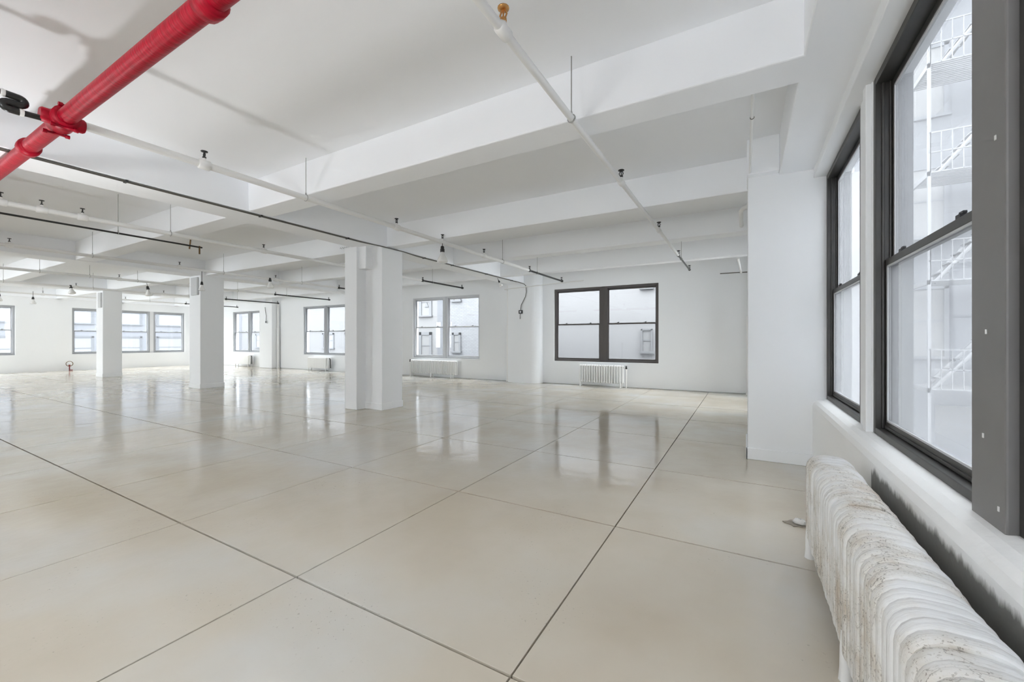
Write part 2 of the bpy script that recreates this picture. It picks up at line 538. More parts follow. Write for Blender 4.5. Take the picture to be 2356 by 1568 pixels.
B(XL - 0.2, XL + 0.18, YB, YF, ZS, ZC + 0.05).build('spandrel_beam', 'ceiling_paint', ce, 0.01)
# square cap where the beam meets the pier by the near window
B(0.02, 0.33, 5.30, 5.82, ZS + 0.02, ZC + 0.03).build('beam_cap', 'ceiling_paint', ce, 0.008)


def pen(name, strokes, y, parent, r=0.004):
    mb = MB()
    for s in strokes:
        mb.tube([(x, y, z) for x, z in s], r, 5)
    return mb.build(name, 'paint_scribble', parent)


# ------------------------------------------------------------------ walls
def wall_boxes(mb, axis, n0, n1, a0, a1, z0, z1, openings):
    """wall slab between planes n0..n1 with rectangular openings (a, b, zlo, zhi)"""
    def put(s, t, zl, zh):
        if t - s > 1e-4 and zh - zl > 1e-4:
            if axis == 'y':
                mb.box(s, t, n0, n1, zl, zh)
            else:
                mb.box(n0, n1, s, t, zl, zh)
    cur = a0
    for (s, t, zl, zh) in sorted(openings):
        put(cur, s, z0, z1); put(s, t, z0, zl); put(s, t, zh, z1); cur = t
    put(cur, a1, z0, z1)
    return mb


FW = [(-5.22, -2.08, 0.71, 2.95), (-11.14, -8.05, 0.70, 2.96), (-17.96, -14.85, 0.70, 2.92), (-24.12, -21.10, 0.74, 2.88)]
wf = struct(wall_boxes(MB(), 'y', YF, YF + 0.3, XL - 0.3, 0.95, 0.012, ZC + 0.1, FW).box(XL - 0.3, 0.95, YF + 0.035, YF + 0.3, -0.1, 0.02).build('wall_far', 'wall_paint'),
            'white painted far wall with four double windows')


def rounded_pier(x0, x1, y0, y1, r, parent):
    pts = []
    for cx, cy, a0 in ((x1 - r, y0 + r, 270),):
        for k in range(9):
            a = R(a0 + 90 * k / 8)
            pts.append((cx + r * math.cos(a), cy + r * math.sin(a)))
    poly = [(x0, y1), (x0, y0)] + pts + [(x1, y1)]
    return MB().prism(poly, 0.0, ZC, 'z').build('pilaster', 'wall_paint', parent)


rounded_pier(-6.68, -5.62, 11.52, YF + 0.05, 0.22, wf)
B(-13.95, -13.0, 11.52, YF + 0.05, 0, ZC).build('pilaster', 'wall_paint', wf, 0.02)
B(-20.95, -19.88, 11.54, YF + 0.05, 0, ZC).build('pilaster', 'wall_paint', wf, 0.02)

# right wall: low apron, head, post and pier
RW = [(0.42, 1.91), (2.14, 3.59), (3.92, 5.405)]
ZSILL, ZHEAD = 0.735, 3.085
wr = sempty('wall_right', label='white right wall with a row of dark framed sash windows')
mb = MB()
mb.prism([(XR, -0.05), (0.95, -0.05), (0.95, ZSILL), (0.745, ZSILL), (0.70, ZSILL - 0.008), (0.665, ZSILL - 0.022), (0.642, ZSILL - 0.045), (XR, ZSILL - 0.08)], YB, 5.45, 'y')
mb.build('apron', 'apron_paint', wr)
B(0.64, 0.95, YB, 5.45, ZHEAD, ZC).build('window_head', 'wall_paint', wr, 0.006)
B(0.744, 0.89, 3.59, 3.92, ZSILL - 0.02, ZHEAD + 0.02).build('post', 'wall_paint', wr, 0.01)
B(0.89, 0.95, 3.59, 3.92, ZSILL - 0.02, ZHEAD + 0.02).build('post_outer_face', 'facade_trim', wr)
B(0.89, 0.955, 5.38, 6.2, -0.1, ZC).build('pier_outer_face', 'facade_trim', wr)
B(0.715, 0.95, 3.615, 3.70, ZSILL - 0.01, ZHEAD + 0.02).build('post_strip', 'wall_paint', wr, 0.008)
B(0.68, 0.95, YB, 0.42, ZSILL - 0.02, ZHEAD + 0.02).build('wall_panel', 'wall_paint', wr)
B(0.03, 0.95, 5.41, 6.2, 0, ZC).build('pier', 'wall_paint', wr, 0.008)
wall_boxes(MB(), 'x', 0.68, 0.95, 6.2, YF + 0.3, 0, ZC, [(8.9, 11.3, 0.735, 3.085)]).build('wall_panel', 'wall_paint', wr)
bb = struct(MB().box(0.012, 0.64, 5.392, 5.412, 0, 0.13).box(0.012, 0.032, 5.392, 6.2, 0, 0.13).build('baseboard_right', 'wall_paint', None, 0.006))

LW = [(0.39, 4.67, 0.74, 2.80), (6.33, 10.61, 0.73, 2.82)]
wl = struct(wall_boxes(MB(), 'x', XL - 0.3, XL, YB - 0.3, YF + 0.3, -0.1, ZC + 0.1, LW).build('wall_left', 'wall_paint'),
            'bright white left wall with two wide triple windows')
BW = [(-19.6, -14.6, 0.6, 3.1), (-24.6, -22.2, 0.6, 3.1)]
wb = struct(wall_boxes(MB(), 'y', YB - 0.3, YB, XL - 0.3, 0.95, -0.1, ZC + 0.1, BW).build('wall_back', 'wall_paint'), 'white back wall behind the camera, its wide windows added for daylight')


# ------------------------------------------------------------------ windows
def window(idx, origin, rz, units, z0, z1, label, fm='frame_dark', mm=None, glass='window_glass', depth=0.11, locks=True, rail=1.85, fw=0.055, post=True, bead=False):
    """row of double-hung units. Local x runs along the wall, local +y is outwards, z is up"""
    w = sempty('window_%d' % idx, origin, rz, label)
    for (a, b) in units:
        fr = MB()
        fr.box(a, a + fw, 0, depth, z0, z1).box(b - fw, b, 0, depth, z0, z1)
        fr.box(a + fw, b - fw, 0, depth, z1 - fw, z1).box(a + fw, b - fw, 0, depth, z0, z0 + fw * 0.8)
        # stops and tracks
        for s in (a + fw, b - fw - 0.014):
            fr.box(s, s + 0.014, 0.03, 0.045, z0 + fw * 0.8, z1 - fw).box(s, s + 0.014, 0.068, 0.08, z0 + fw * 0.8, z1 - fw)
        fr.build('frame', fm, w, 0.004)
        ia, ib = a + fw, b - fw
        for k, (zl, zh, yy) in enumerate(((z0 + fw * 0.8, rail + 0.025, 0.046), (rail - 0.02, z1 - fw, 0.081))):
            st, bt = 0.035, (0.05 if k == 0 else 0.04)
            s = MB()
            s.box(ia, ia + st, yy, yy + 0.026, zl, zh).box(ib - st, ib, yy, yy + 0.026, zl, zh)
            s.box(ia + st, ib - st, yy, yy + 0.026, zl, zl + bt).box(ia + st, ib - st, yy, yy + 0.026, zh - 0.042, zh)
            so = s.build('sash', fm, w, 0.003)
            B(ia + st - 0.005, ib - st + 0.005, yy + 0.012, yy + 0.016, zl + bt - 0.005, zh - 0.037).build('pane', glass, so)
            if bead:
                a2, b2_, c2, d2 = ia + st, ib - st, zl + bt, zh - 0.042
                MB().box(a2, a2 + 0.011, yy + 0.003, yy + 0.011, c2, d2).box(b2_ - 0.011, b2_, yy + 0.003, yy + 0.011, c2, d2).box(a2, b2_, yy + 0.003, yy + 0.011, c2, c2 + 0.011).box(a2, b2_, yy + 0.003, yy + 0.011, d2 - 0.011, d2).build('glazing_bead', 'frame_grey', so)
            if k == 0:
                B(ia + st, ib - st, yy - 0.006, yy + 0.001, zl + bt * 0.2, zl + bt * 0.5).build('lift_rail', fm, so)
            if k == 0 and locks:
                for q in (0.22, 0.78):
                    x = ia + (ib - ia) * q
                    MB().box(x - 0.022, x + 0.022, yy + 0.002, yy + 0.04, zh, zh + 0.016).box(x - 0.008, x + 0.03, yy + 0.008, yy + 0.022, zh + 0.016, zh + 0.026).build('sash_lock', 'lock_black', so)
    if post:
        for (a, b), (c, d) in zip(units, units[1:]):
            MB().box(b, c, -0.012, depth, z0, z1).box(b + (c - b) * .44, b + (c - b) * .56, -0.02, 0, z0, z1).build('mullion', mm or fm, w, 0.003)
    return w


# far wall (local x = world x)
for idx, (a, b, z0, z1), fm, gl, lab, rail in (
        (1, FW[0], 'frame_brown', 'window_glass', 'brown framed double sash window nearest the pier, above the short radiator', 1.84),
        (2, FW[1], 'frame_grey', 'window_glass', 'light grey framed double window looking onto a brick wall', 1.84),
        (3, FW[2], 'frame_mid', 'window_glass', 'grey framed double window half hidden behind the nearest column', 1.76),
        (4, FW[3], 'frame_mid', 'window_glass', 'grey double window at the far left corner of the far wall', 1.78)):
    c = (a + b) / 2
    window(idx, (c, YF + 0.04, 0), 0, [(a - c, -0.05), (0.05, b - c)], z0, z1, lab, fm, glass=gl, rail=rail, fw=0.065)
    portal((c, YF + 0.22, (z0 + z1) / 2), (R(-90), 0, 0), b - a, z1 - z0)
    struct(B(a - 0.02, b + 0.02, YF - 0.015, YF + 0.045, z0 - 0.03, z0).build('trim_%d' % idx, 'wall_paint', None, 0.004), 'white painted sill')
# left wall: local x runs along -y when turned, outwards is -x
for idx, (a, b, z0, z1), lab in ((5, LW[0], 'wide grey framed triple window at the left edge of the photo'),
                                 (6, LW[1], 'wide grey framed triple window seen between the far columns')):
    w3 = (b - a - 0.3) / 3
    us = [(-(b - a) / 2 + k * (w3 + 0.15), -(b - a) / 2 + k * (w3 + 0.15) + w3) for k in range(3)]
    window(idx, (XL - 0.06, (a + b) / 2, 0), R(90), us, z0, z1, lab, 'frame_mid', mm='frame_white', rail=1.78, fw=0.07)
    portal((XL - 0.22, (a + b) / 2, (z0 + z1) / 2), (R(90), 0, R(-90)), b - a, z1 - z0)
    struct(B(XL - 0.07, XL + 0.015, a - 0.02, b + 0.02, z0 - 0.04, z0).build('trim_%d' % idx, 'wall_paint', None, 0.004), 'white painted sill')
# right wall: local x = -world y, outwards is +x
for idx, (a, b), lab in ((7, RW[2], 'dark bronze sash window beside the white pier'),
                         (8, RW[1], 'large dark bronze sash window above the worn radiator'),
                         (9, RW[0], 'dark window frame at the right edge, beyond the grey mullion')):
    window(idx, (0.75, (a + b) / 2, 0), R(-90), [(-(b - a) / 2, (b - a) / 2)], ZSILL, ZHEAD, lab, 'frame_dark', glass='hazy_glass', bead=True, rail=1.85, fw=0.05, depth=0.13)
    portal((0.94, (a + b) / 2, (ZSILL + ZHEAD) / 2), (R(90), 0, R(90)), b - a, ZHEAD - ZSILL)
# unseen window continuing the row behind the pier, added to light the far bay
window(14, (0.75, 10.1, 0), R(-90), [(-1.2, -0.05), (0.05, 1.2)], ZSILL, ZHEAD, 'added window hidden behind the pier, lights the far bay', 'frame_dark')
portal((0.94, 10.1, 1.91), (R(90), 0, R(90)), 2.4, 2.35)
# unseen windows added behind the camera for more daylight: local x = -world x, outwards is -y
for k, (a, b, z0, z1) in enumerate(BW):
    n = 3
    w3 = (b - a - 0.1 * (n - 1)) / n
    us = [(-(b - a) / 2 + q * (w3 + 0.1), -(b - a) / 2 + q * (w3 + 0.1) + w3) for q in range(n)]
    window(10 + k, ((a + b) / 2, YB - 0.06, 0), R(180), us, z0, z1, 'wide window added in the unseen back wall to let in daylight', 'frame_mid', locks=False)
    portal(((a + b) / 2, YB - 0.22, (z0 + z1) / 2), (R(90), 0, 0), b - a, z1 - z0)
mu = struct(MB().box(0.722, 0.90, 1.91, 2.14, ZSILL - 0.03, ZHEAD).build('trim_7', 'mullion_grey', None, 0.006), 'grey metal clad mullion between the two nearest windows')
for (yy, zz) in ((1.99, 2.55), (1.97, 2.02), (2.03, 1.38), (2.05, 1.02), (1.95, 0.80)):
    B(0.7195, 0.7225, yy - 0.004, yy + 0.004, zz - 0.008, zz + 0.008).build('paint_chip', 'pipe_paint', mu)


# ------------------------------------------------------------------ columns
def column(x0, x1, y0, y1, label, chase=None, box=None, base=0.13):
    t = thing('column', label, 'column', (x0, y0, 0), 'concrete columns')
    w, d = x1 - x0, y1 - y0
    B(0, w, 0, d, 0, ZS + 0.01).build('shaft', 'wall_paint', t, 0.012)
    B(-0.01, w + 0.012, -0.012, d + 0.01, 0, base).build('base', 'wall_paint', t, 0.006)
    if chase:
        B(chase[0] - x0, chase[1] - x0, chase[2] - y0, chase[3] - y0, 0, ZS).build('pipe_chase', 'wall_paint', t, 0.01)
    if box:
        o = B(box[0] - x0, box[1] - x0, box[2] - y0, box[3] - y0, box[4], box[5]).build('box', box[6], t, 0.01)
        B(box[0] - x0 - .004, box[1] - x0 + .004, box[2] - y0 - .004, box[3] - y0, (box[4] + box[5]) / 2 - .012, (box[4] + box[5]) / 2 + 0.004).build('seam', box[6], o)
    return t


column(-6.72, -6.09, 5.66, 6.20, 'nearest white square column with a narrow pipe chase on its left', (-6.89, -6.545, 5.44, 5.75),
       (-6.62, -6.36, 5.50, 5.67, 2.74, ZS, 'wall_paint'))
column(-13.85, -13.22, 5.68, 6.28, 'middle white square column of the row, behind the nearest one', None, (-13.66, -13.30, 5.63, 5.69, 2.62, 3.12, 'box_grey'))
column(-21.05, -20.42, 5.68, 6.22, 'farthest white square column, in front of the left wall windows', None, (-20.72, -20.46, 5.63, 5.69, 2.55, 3.10, 'box_grey'))


# ------------------------------------------------------------------ radiators
def tube_radiator(loc, length, n, label, height=0.64, legs=(0.06, 0.94), valve=1, rz=0.0, group='old column radiators under the far windows'):
    """cast-iron column radiator: local x along the wall, y=0 front, +y to the wall"""
    t = thing('radiator', label, 'radiator', loc, group, rz)
    pitch = length / n
    z0, z1, dep = 0.11, height, 0.20
    sec = MB()
    r = pitch * 0.25
    prof = [(0.03, z0 + 0.05), (0.03, z1 - 0.05)]
    for y in (0.035, dep / 2, dep - 0.035):
        sec.tube([(0, y, z0 + 0.03), (0, y, z1 - 0.03)], r, 8)
    for z in (z0 + 0.035, z1 - 0.035):
        pts = [(0, 0.03, z), (0, dep / 2, z + (0.012 if z > 0.3 else -0.005)), (0, dep - 0.03, z)]
        sec.tube(pts, [r * 1.15, r * 1.3, r * 1.15], 8)
        sec.lathe([(0.026, -pitch / 2), (0.026, pitch / 2)], (0, dep / 2, z), 10, 'x')
    me = sec.mesh('section', 'radiator_white')
    for k in range(n):
        o = link('section', me, t)
        o.location = ((k + 0.5) * pitch, 0, 0)
    for q in legs:
        for y in (0.035, dep - 0.035):
            MB().tube([(length * q, y, z0 + 0.06), (length * q, y, 0.03), (length * q, y - 0.004, 0)], [r * 1.3, r * 1.1, r * 1.5], 8).build('leg', 'radiator_white', t)
    xv = -0.06 if valve < 0 else length + 0.06
    v = MB().tube([(xv, dep / 2, 0), (xv, dep / 2, 0.58 if valve else 0.2)], 0.018, 10).build('supply_pipe', 'radiator_white', t)
    MB().lathe([(0.024, -0.02), (0.03, 0), (0.024, 0.03), (0.01, 0.05), (0.028, 0.055), (0.028, 0.07)], (xv, dep / 2, 0.56), 10).build('valve', 'black_plastic', t)
    MB().tube([(xv, dep / 2, 0.56), (xv - math.copysign(0.08, xv), dep / 2, 0.56)], 0.016, 8).build('valve_elbow', 'radiator_white', t)
    MB().tube([(0.02, dep - 0.03, 0.05), (length * 0.45, dep - 0.03, 0.045)], 0.014, 8).build('return_pipe', 'radiator_white', t)
    return t


tube_radiator((-4.30, 11.58, 0), 1.33, 18, 'short white column radiator under the brown framed window', valve=1, legs=(0.03, 0.93))
tube_radiator((-11.05, 11.62, 0), 2.15, 30, 'long white column radiator under the light grey window', height=0.63, valve=-1, legs=(0.015, 0.47, 0.9))


def cover_radiator(loc, w, label):
    """flat-fronted wide-rib radiator of the far bays"""
    t = thing('radiator', label, 'radiator', loc, 'old column radiators under the far windows')
    n = 22
    p = w * 0.82 / n
    sec = MB()
    sec.prism([(0, 0.12), (0.0, 0.56), (0.04, 0.61), (0.18, 0.61), (0.21, 0.56), (0.21, 0.12)], -p * 0.47, p * 0.47, 'x')
    me = sec.mesh('section', 'radiator_white')
    for k in range(n):
        o = link('section', me, t); o.location = ((k + .5) * p, 0, 0)
    x = w * 0.82
    e = MB()
    e.box(x + 0.03, x + 0.05, 0, 0.2, 0.14, 0.58).box(x + 0.10, x + 0.12, 0, 0.2, 0.14, 0.58)
    e.box(x, x + 0.12, 0.02, 0.18, 0.56, 0.61).box(x, x + 0.12, 0.02, 0.18, 0.12, 0.16)
    e.build('end_section', 'radiator_white', t)
    MB().tube([(x + 0.17, 0.1, 0.15), (x + 0.17, 0.1, 0.52), (x + 0.1, 0.1, 0.56)], 0.022, 8).build('end_pipe', 'black_plastic', t)
    for xx in (0.02, x - 0.05):
        for yy in (0.03, 0.18):
            MB().tube([(xx, yy, 0.14), (xx, yy, 0)], [0.02, 0.016], 8).build('leg', 'radiator_white', t)
    MB().tube([(x * 0.2, 0.1, 0.02), (x * 0.9, 0.12, 0.05)], 0.015, 8).build('return_pipe', 'radiator_white', t)
    return t


cover_radiator((-17.20, 11.60, 0), 1.55, 'white radiator under the window beside the nearest column')
cover_radiator((-23.35, 11.60, 0), 1.55, 'white radiator under the window in the far left corner')


def near_radiator():
    t = thing('radiator', 'long cast-iron radiator with thick worn white paint under the near window', 'radiator', (0.335, 0.55, 0))
    y_end, n = 3.16 - 0.55, 50
    p = y_end / n
    # outline of a section in x-z: rounded shoulders, deep body
    prof = []
    W, Z0, Z1 = 0.235, 0.10, 0.645
    for cx, cz, r, a0 in ((W - 0.085, Z1 - 0.085, 0.085, 0), (0.085, Z1 - 0.085, 0.085, 90), (0.03, Z0 + 0.03, 0.03, 180), (W - 0.03, Z0 + 0.03, 0.03, 270)):
        for k in range(6):
            a = R(a0 + 18 * k)
            prof.append((cx + r * math.cos(a), cz + r * math.sin(a)))
    cxm, czm = W / 2, (Z0 + Z1) / 2

    def ring(s, y):
        out = []
        for x, z in prof:
            dx, dz = x - cxm, z - czm
            out.append((cxm + dx - math.copysign(min(abs(dx), s), dx), y, czm + dz - math.copysign(min(abs(dz), s * 0.7), dz)))
        return out
    sec = MB()
    h = p / 2
    rings = [(0.0065, -h * 1.02), (0.0028, -h * 0.84), (0.0007, -h * 0.5), (0.0, 0), (0.0007, h * 0.5), (0.0028, h * 0.84), (0.0065, h * 1.02)]
    vs = []
    for s, y in rings:
        vs += ring(s, y)
    m = len(prof)
    fs = [(i * m + k, i * m + (k + 1) % m, (i + 1) * m + (k + 1) % m, (i + 1) * m + k) for i in range(len(rings) - 1) for k in range(m)]
    sec.add(vs, fs, True)
    sec.add(vs[:m], [tuple(range(m))]); sec.add(vs[-m:], [tuple(range(m))])
    me = sec.mesh('section', 'worn_radiator_paint')
    for k in range(n):
        o = link('section', me, t)
        o.location = (random.uniform(-0.003, 0.003), (k + 0.5) * p, random.uniform(-0.003, 0.003))
        o.scale = (1, 1, random.uniform(0.994, 1.004))
    for yy in (3.13 - 0.55, 2.07 - 0.55, 0.9 - 0.55):
        for xx in (0.02, W - 0.03):
            MB().tube([(xx, yy, 0.20), (xx, yy, 0.13), (xx - 0.003, yy, 0.05), (xx - 0.004, yy, 0.0)], [0.022, 0.026, 0.024, 0.027], 12).build('leg', 'radiator_white', t)
    return t


near_radiator()


# ------------------------------------------------------------------ pipes under the ceiling
def head(parent, x, y, z, m='black_plastic', s=1.0, m2=None):
    """upright sprinkler head standing on a pipe: frame arms, deflector, link"""
    mb = MB()
    mb.lathe([(0.012 * s, -0.015), (0.016 * s, 0), (0.016 * s, 0.012 * s), (0.009 * s, 0.016 * s)], (x, y, z), 8)
    for q in (-1, 1):
        mb.tube([(x + q * 0.008 * s, y, z + 0.01 * s), (x + q * 0.018 * s, y, z + 0.03 * s), (x + q * 0.006 * s, y, z + 0.055 * s)], 0.004 * s, 6)
    mb.tube([(x, y, z + 0.012 * s), (x, y, z + 0.055 * s)], 0.004 * s, 6)
    mb.lathe([(0.008 * s, 0.053 * s), (0.026 * s, 0.056 * s), (0.027 * s, 0.062 * s), (0.008 * s, 0.066 * s)], (x, y, z), 12)
    return mb.build('sprinkler_head', m, parent)


def coupling(parent, x, y, z, r, m='pipe_paint', axis='y', w=0.045):
    return MB().lathe([(r * 1.02, -w), (r * 1.45, -w * 0.8), (r * 1.5, -w * 0.2), (r * 1.25, 0), (r * 1.5, w * 0.2), (r * 1.45, w * 0.8), (r * 1.02, w)], (x, y, z), 14, axis).build('coupling', m, parent)


def hanger(parent, x, y, z, r, ztop=ZC, m='steel_rod'):
    mb = MB()
    mb.tube([(x, y, z + r + 0.02), (x, y, ztop)], 0.0045, 6)
    mb.tube([(x + (r + .006) * math.sin(2 * math.pi * k / 14), y, z + (r + .006) * math.cos(2 * math.pi * k / 14)) for k in range(15)], 0.004, 6)
    mb.lathe([(0.009, 0), (0.009, 0.022)], (x, y, z + r + 0.004), 8)
    return mb.build('hanger', m, parent)


def branch(x, z, y0, ysw, y1, r, label, heads=(), hangers=(), hs=1.0, first_bronze=False):
    t = thing('sprinkler_pipe', label, 'pipe', (0, 0, 0), 'sprinkler branch pipes under the ceiling')
    MB().tube([(x, y0, z), (x, ysw, z)], r, 14).build('pipe', 'pipe_paint', t)
    if y1 > ysw:
        MB().tube([(x, ysw, z), (x, y1, z)], r * 0.72, 10).build('end_pipe', 'black_pipe', t)
        MB().lathe([(r * 0.8, -0.05), (r * 1.15, -0.04), (r * 1.15, 0.04), (r * 0.8, 0.05)], (x, ysw, z), 12, 'y').build('reducer', 'black_pipe', t)
        MB().lathe([(r * 0.8, -0.04), (r * 1.1, -0.03), (r * 1.1, 0.03), (r * 0.9, 0.04)], (x, y1, z), 12, 'y').build('end_cap', 'black_pipe', t)
        head(t, x, y1 - 0.02, z + r, 'black_plastic', hs)
        head(t, x, ysw + 0.02, z + r, 'black_plastic', hs)
        hanger(t, x, ysw + 0.45, z, r * 0.72, ZC)
    for i, y in enumerate(heads):
        MB().lathe([(r * 1.05, -0.055), (r * 1.4, -0.045), (r * 1.4, 0.045), (r * 1.05, 0.055)], (x, y, z), 14, 'y').build('tee', 'pipe_paint', t)
        MB().tube([(x, y, z), (x, y, z + r + 0.03)], 0.018, 10).build('riser_nipple', 'pipe_paint', t)
        head(t, x, y, z + r + 0.03, 'bronze' if (first_bronze and i == 0) else 'black_plastic', hs)
    for y in hangers:
        hanger(t, x, y, z, r)
    return t


branch(-1.19, 3.10, 1.20, 9.05, 11.0, 0.026, 'white sprinkler pipe running overhead toward the brown framed window', (2.0, 4.55, 6.85), (3.05,), 1.25, True)
branch(-4.69, 3.10, 1.20, 9.15, 11.25, 0.034, 'white sprinkler pipe leaving the red main and passing the nearest column', (2.05, 4.65, 5.76, 7.1), (3.14, 7.85), 1.15)
branch(-8.20, 3.10, 1.20, 9.15, 11.1, 0.034, 'white sprinkler pipe left of the nearest column, ending by the light grey window', (1.33, 1.68, 2.07, 4.6, 6.9), (3.1, 7.7), 1.0)
branch(-11.70, 3.09, 1.20, 9.0, 11.1, 0.032, 'white sprinkler pipe passing just before the middle column', (2.0, 4.6, 6.9), (3.1, 5.55, 7.7), 1.0)
branch(-15.3, 3.07, 1.20, 9.0, 11.3, 0.034, 'white sprinkler pipe in the bay left of the middle column', (4.6, 6.9), (3.1, 4.0, 5.0, 7.7), 1.0)
branch(-18.8, 3.07, 1.20, 9.0, 11.2, 0.034, 'white sprinkler pipe just before the farthest column', (4.6, 6.9), (3.1, 5.0, 7.7), 1.0)
branch(-22.3, 3.03, 1.20, 9.0, 11.2, 0.028, 'white sprinkler pipe nearest the left wall windows', (4.6, 6.9), (3.6, 4.6, 7.7), 1.0)

# red main with grooved couplings, a mechanical cross and the black stub behind it
rp = thing('fire_main_pipe', 'thick glossy red fire main pipe running across the ceiling', 'pipe', (0, 0, 0))
MB().tube([(-24.5, 1.073, 3.087), (-10, 1.073, 3.087), (0.33, 1.073, 3.087)], 0.057, 24).build('pipe', 'red_pipe_paint', rp)
for x in (-2.40, -5.62, -8.9, -12.1, -15.9, -19.5):
    MB().lathe([(0.058, -0.06), (0.075, -0.05), (0.078, 0), (0.075, 0.05), (0.058, 0.06)], (x, 1.073, 3.087), 20, 'x').build('coupling', 'red_pipe_paint', rp)
for x in (-1.19, -4.69, -8.20, -11.70, -15.3):
    c = MB().lathe([(0.058, -0.11), (0.083, -0.10), (0.086, 0.10), (0.058, 0.11)], (x, 1.073, 3.087), 18, 'x').build('cross_fitting', 'red_pipe_paint', rp)
    MB().lathe([(0.046, -0.125), (0.054, -0.115), (0.056, -0.06), (0.056, 0.06), (0.054, 0.115), (0.046, 0.125)], (x, 1.073, 3.087), 16, 'y').build('outlet', 'red_pipe_paint', c)
    for sx in (-1, 1):
        for sz in (-1, 1):
            MB().lathe([(0.016, -0.075), (0.016, -0.05), (0.009, -0.05), (0.009, 0.05), (0.016, 0.05), (0.016, 0.075)], (x + sx * 0.10, 1.08 + 0.02 * sz, 3.087 + sz * 0.085), 6, 'y').build('bolt', 'red_pipe_paint', c)
MB().tube([(-4.69, 0.97, 3.055), (-4.69, 0.85, 3.045)], 0.021, 12).build('stub_pipe', 'black_pipe', rp)
MB().lathe([(0.025, -0.012), (0.028, 0), (0.025, 0.012)], (-4.69, 0.86, 3.046), 14, 'y').build('collar', 'pipe_paint', rp)
el = [(-4.69, 0.85, 3.045)] + [(-4.69, 0.80 - 0.030 * math.sin(R(a)), 3.07 - 0.026 * math.cos(R(a))) for a in range(0, 181, 20)]
el += [(-4.69, 0.845 + 0.030 * math.sin(R(a)), 3.122 - 0.026 * math.cos(R(a))) for a in range(0, 181, 20)] + [(-4.69, 0.78, 3.15)]
MB().tube(el, 0.025, 12).build('return_bend', 'black_pipe', rp)
MB().lathe([(0.025, -0.012), (0.029, 0), (0.025, 0.012)], (-4.69, 0.77, 3.15), 14, 'y').build('collar', 'pipe_paint', rp)
MB().tube([(-4.69, 0.78, 3.15), (-4.69, YB, 3.15)], 0.021, 12).build('stub_pipe', 'black_pipe', rp)

# loose black pipe left of the girder
bp_ = thing('black_pipe', 'thin black pipe hanging under the ceiling left of the near girder', 'pipe', (0, 0, 0))
MB().tube([(-8.36, YB + 0.02, 3.005), (-8.36, 3.62, 2.99)], 0.014, 8).build('pipe', 'black_pipe', bp_)
MB().tube([(-8.41, 3.45, 2.94), (-8.37, 3.45, 3.10)], 0.012, 8).build('clip', 'bronze_dark', bp_)
MB().tube([(-8.36, 3.58, 2.87), (-8.36, 3.58, 3.01)], 0.013, 8).build('tee', 'bronze_dark', bp_)
hanger(bp_, -8.36, 2.5, 2.995, 0.014)

# electric conduits along the girder edge
cd = thing('conduit_run', 'pair of thin dark conduits clipped along the lower girder edge', 'conduit', (0, 0, 0))
for dx, r in ((0.0, 0.0095), (-0.036, 0.008)):
    MB().tube([(-6.115 + dx, YB, 3.1595), (-6.115 + dx, 5.2, 3.1595), (-6.075 + dx * 0.4, 5.6, 3.1595), (-6.06 + dx * 0.4, 6.2, 3.1595), (-6.115 + dx, 6.7, 3.1595), (-6.12 + dx, 11.15, 3.1595)], r, 8).build('conduit', 'conduit_metal', cd)
for y in (1.9, 3.4, 4.9, 6.9, 7.9, 9.4, 10.8):
    B(-6.172, -6.098, y - 0.012, y + 0.012, 3.147, 3.1695).build('clip', 'black_plastic', cd)
jb = thing('junction_box', 'black electrical box on the rounded pilaster, fed by a hanging cable', 'electrical box', (-6.2, 11.5, 2.25), 'electrical boxes on the pilasters')
B(-0.065, 0.065, -0.03, 0.02, -0.05, 0.06).build('box', 'black_plastic', jb, 0.008)
MB().lathe([(0.033, 0), (0.03, -0.012)], (0.005, -0.03, 0.005), 16, 'y').build('receptacle', 'box_grey', jb)
MB().tube([(-0.02, -0.005, -0.05), (-0.025, -0.005, -0.22)], 0.009, 8).build('stub', 'conduit_metal', jb)
MB().tube([(0.085, -0.35, 0.907), (0.10, -0.2, 0.90), (0.155, -0.06, 0.875), (0.185, -0.012, 0.83), (0.20, -0.008, 0.74), (0.205, -0.008, 0.62), (0.17, -0.008, 0.48), (0.09, -0.008, 0.34), (0.02, -0.008, 0.22), (0.0, -0.008, 0.06)], 0.011, 8).build('cable', 'conduit_metal', jb)
jb2 = thing('junction_box', 'small grey electrical box with cable on the far corner pilaster', 'electrical box', (-20.3, 11.52, 2.25), 'electrical boxes on the pilasters')
B(-0.08, 0.08, -0.03, 0.02, -0.06, 0.06).build('box', 'box_grey', jb2, 0.008)
B(-0.02, 0.05, -0.036, -0.028, -0.04, 0.04).build('receptacle', 'black_plastic', jb2)
MB().tube([(-0.02, -0.01, 0.06), (0.0, -0.01, 0.3), (-0.08, -0.01, 0.55), (-0.1, -0.01, 0.72)], 0.012, 6).build('cable', 'conduit_metal', jb2)

# white risers and wall pipes
def riser(x, y, z1, z2, label, r1=0.065, r2=0.05):
    t = thing('riser_pipe', label, 'pipe', (x, y, 0), 'white riser pipes')
    MB().tube([(0, 0, 0), (0, 0, z1)], r1, 16).build('lower_pipe', 'pipe_paint', t)
    MB().tube([(0, 0, z1), (0, 0, z2)], r2, 16).build('upper_pipe', 'pipe_paint', t)
    MB().lathe([(r1 * 1.1, 0), (r1 * 1.15, 0.02), (r1, 0.03)], (0, 0, z1 - 0.02), 16).build('collar', 'pipe_paint', t)
    MB().lathe([(r1 * 1.25, 0), (r1 * 1.25, 0.03), (r1, 0.06)], (0, 0, 0.0), 16).build('escutcheon', 'pipe_paint', t)
    return t


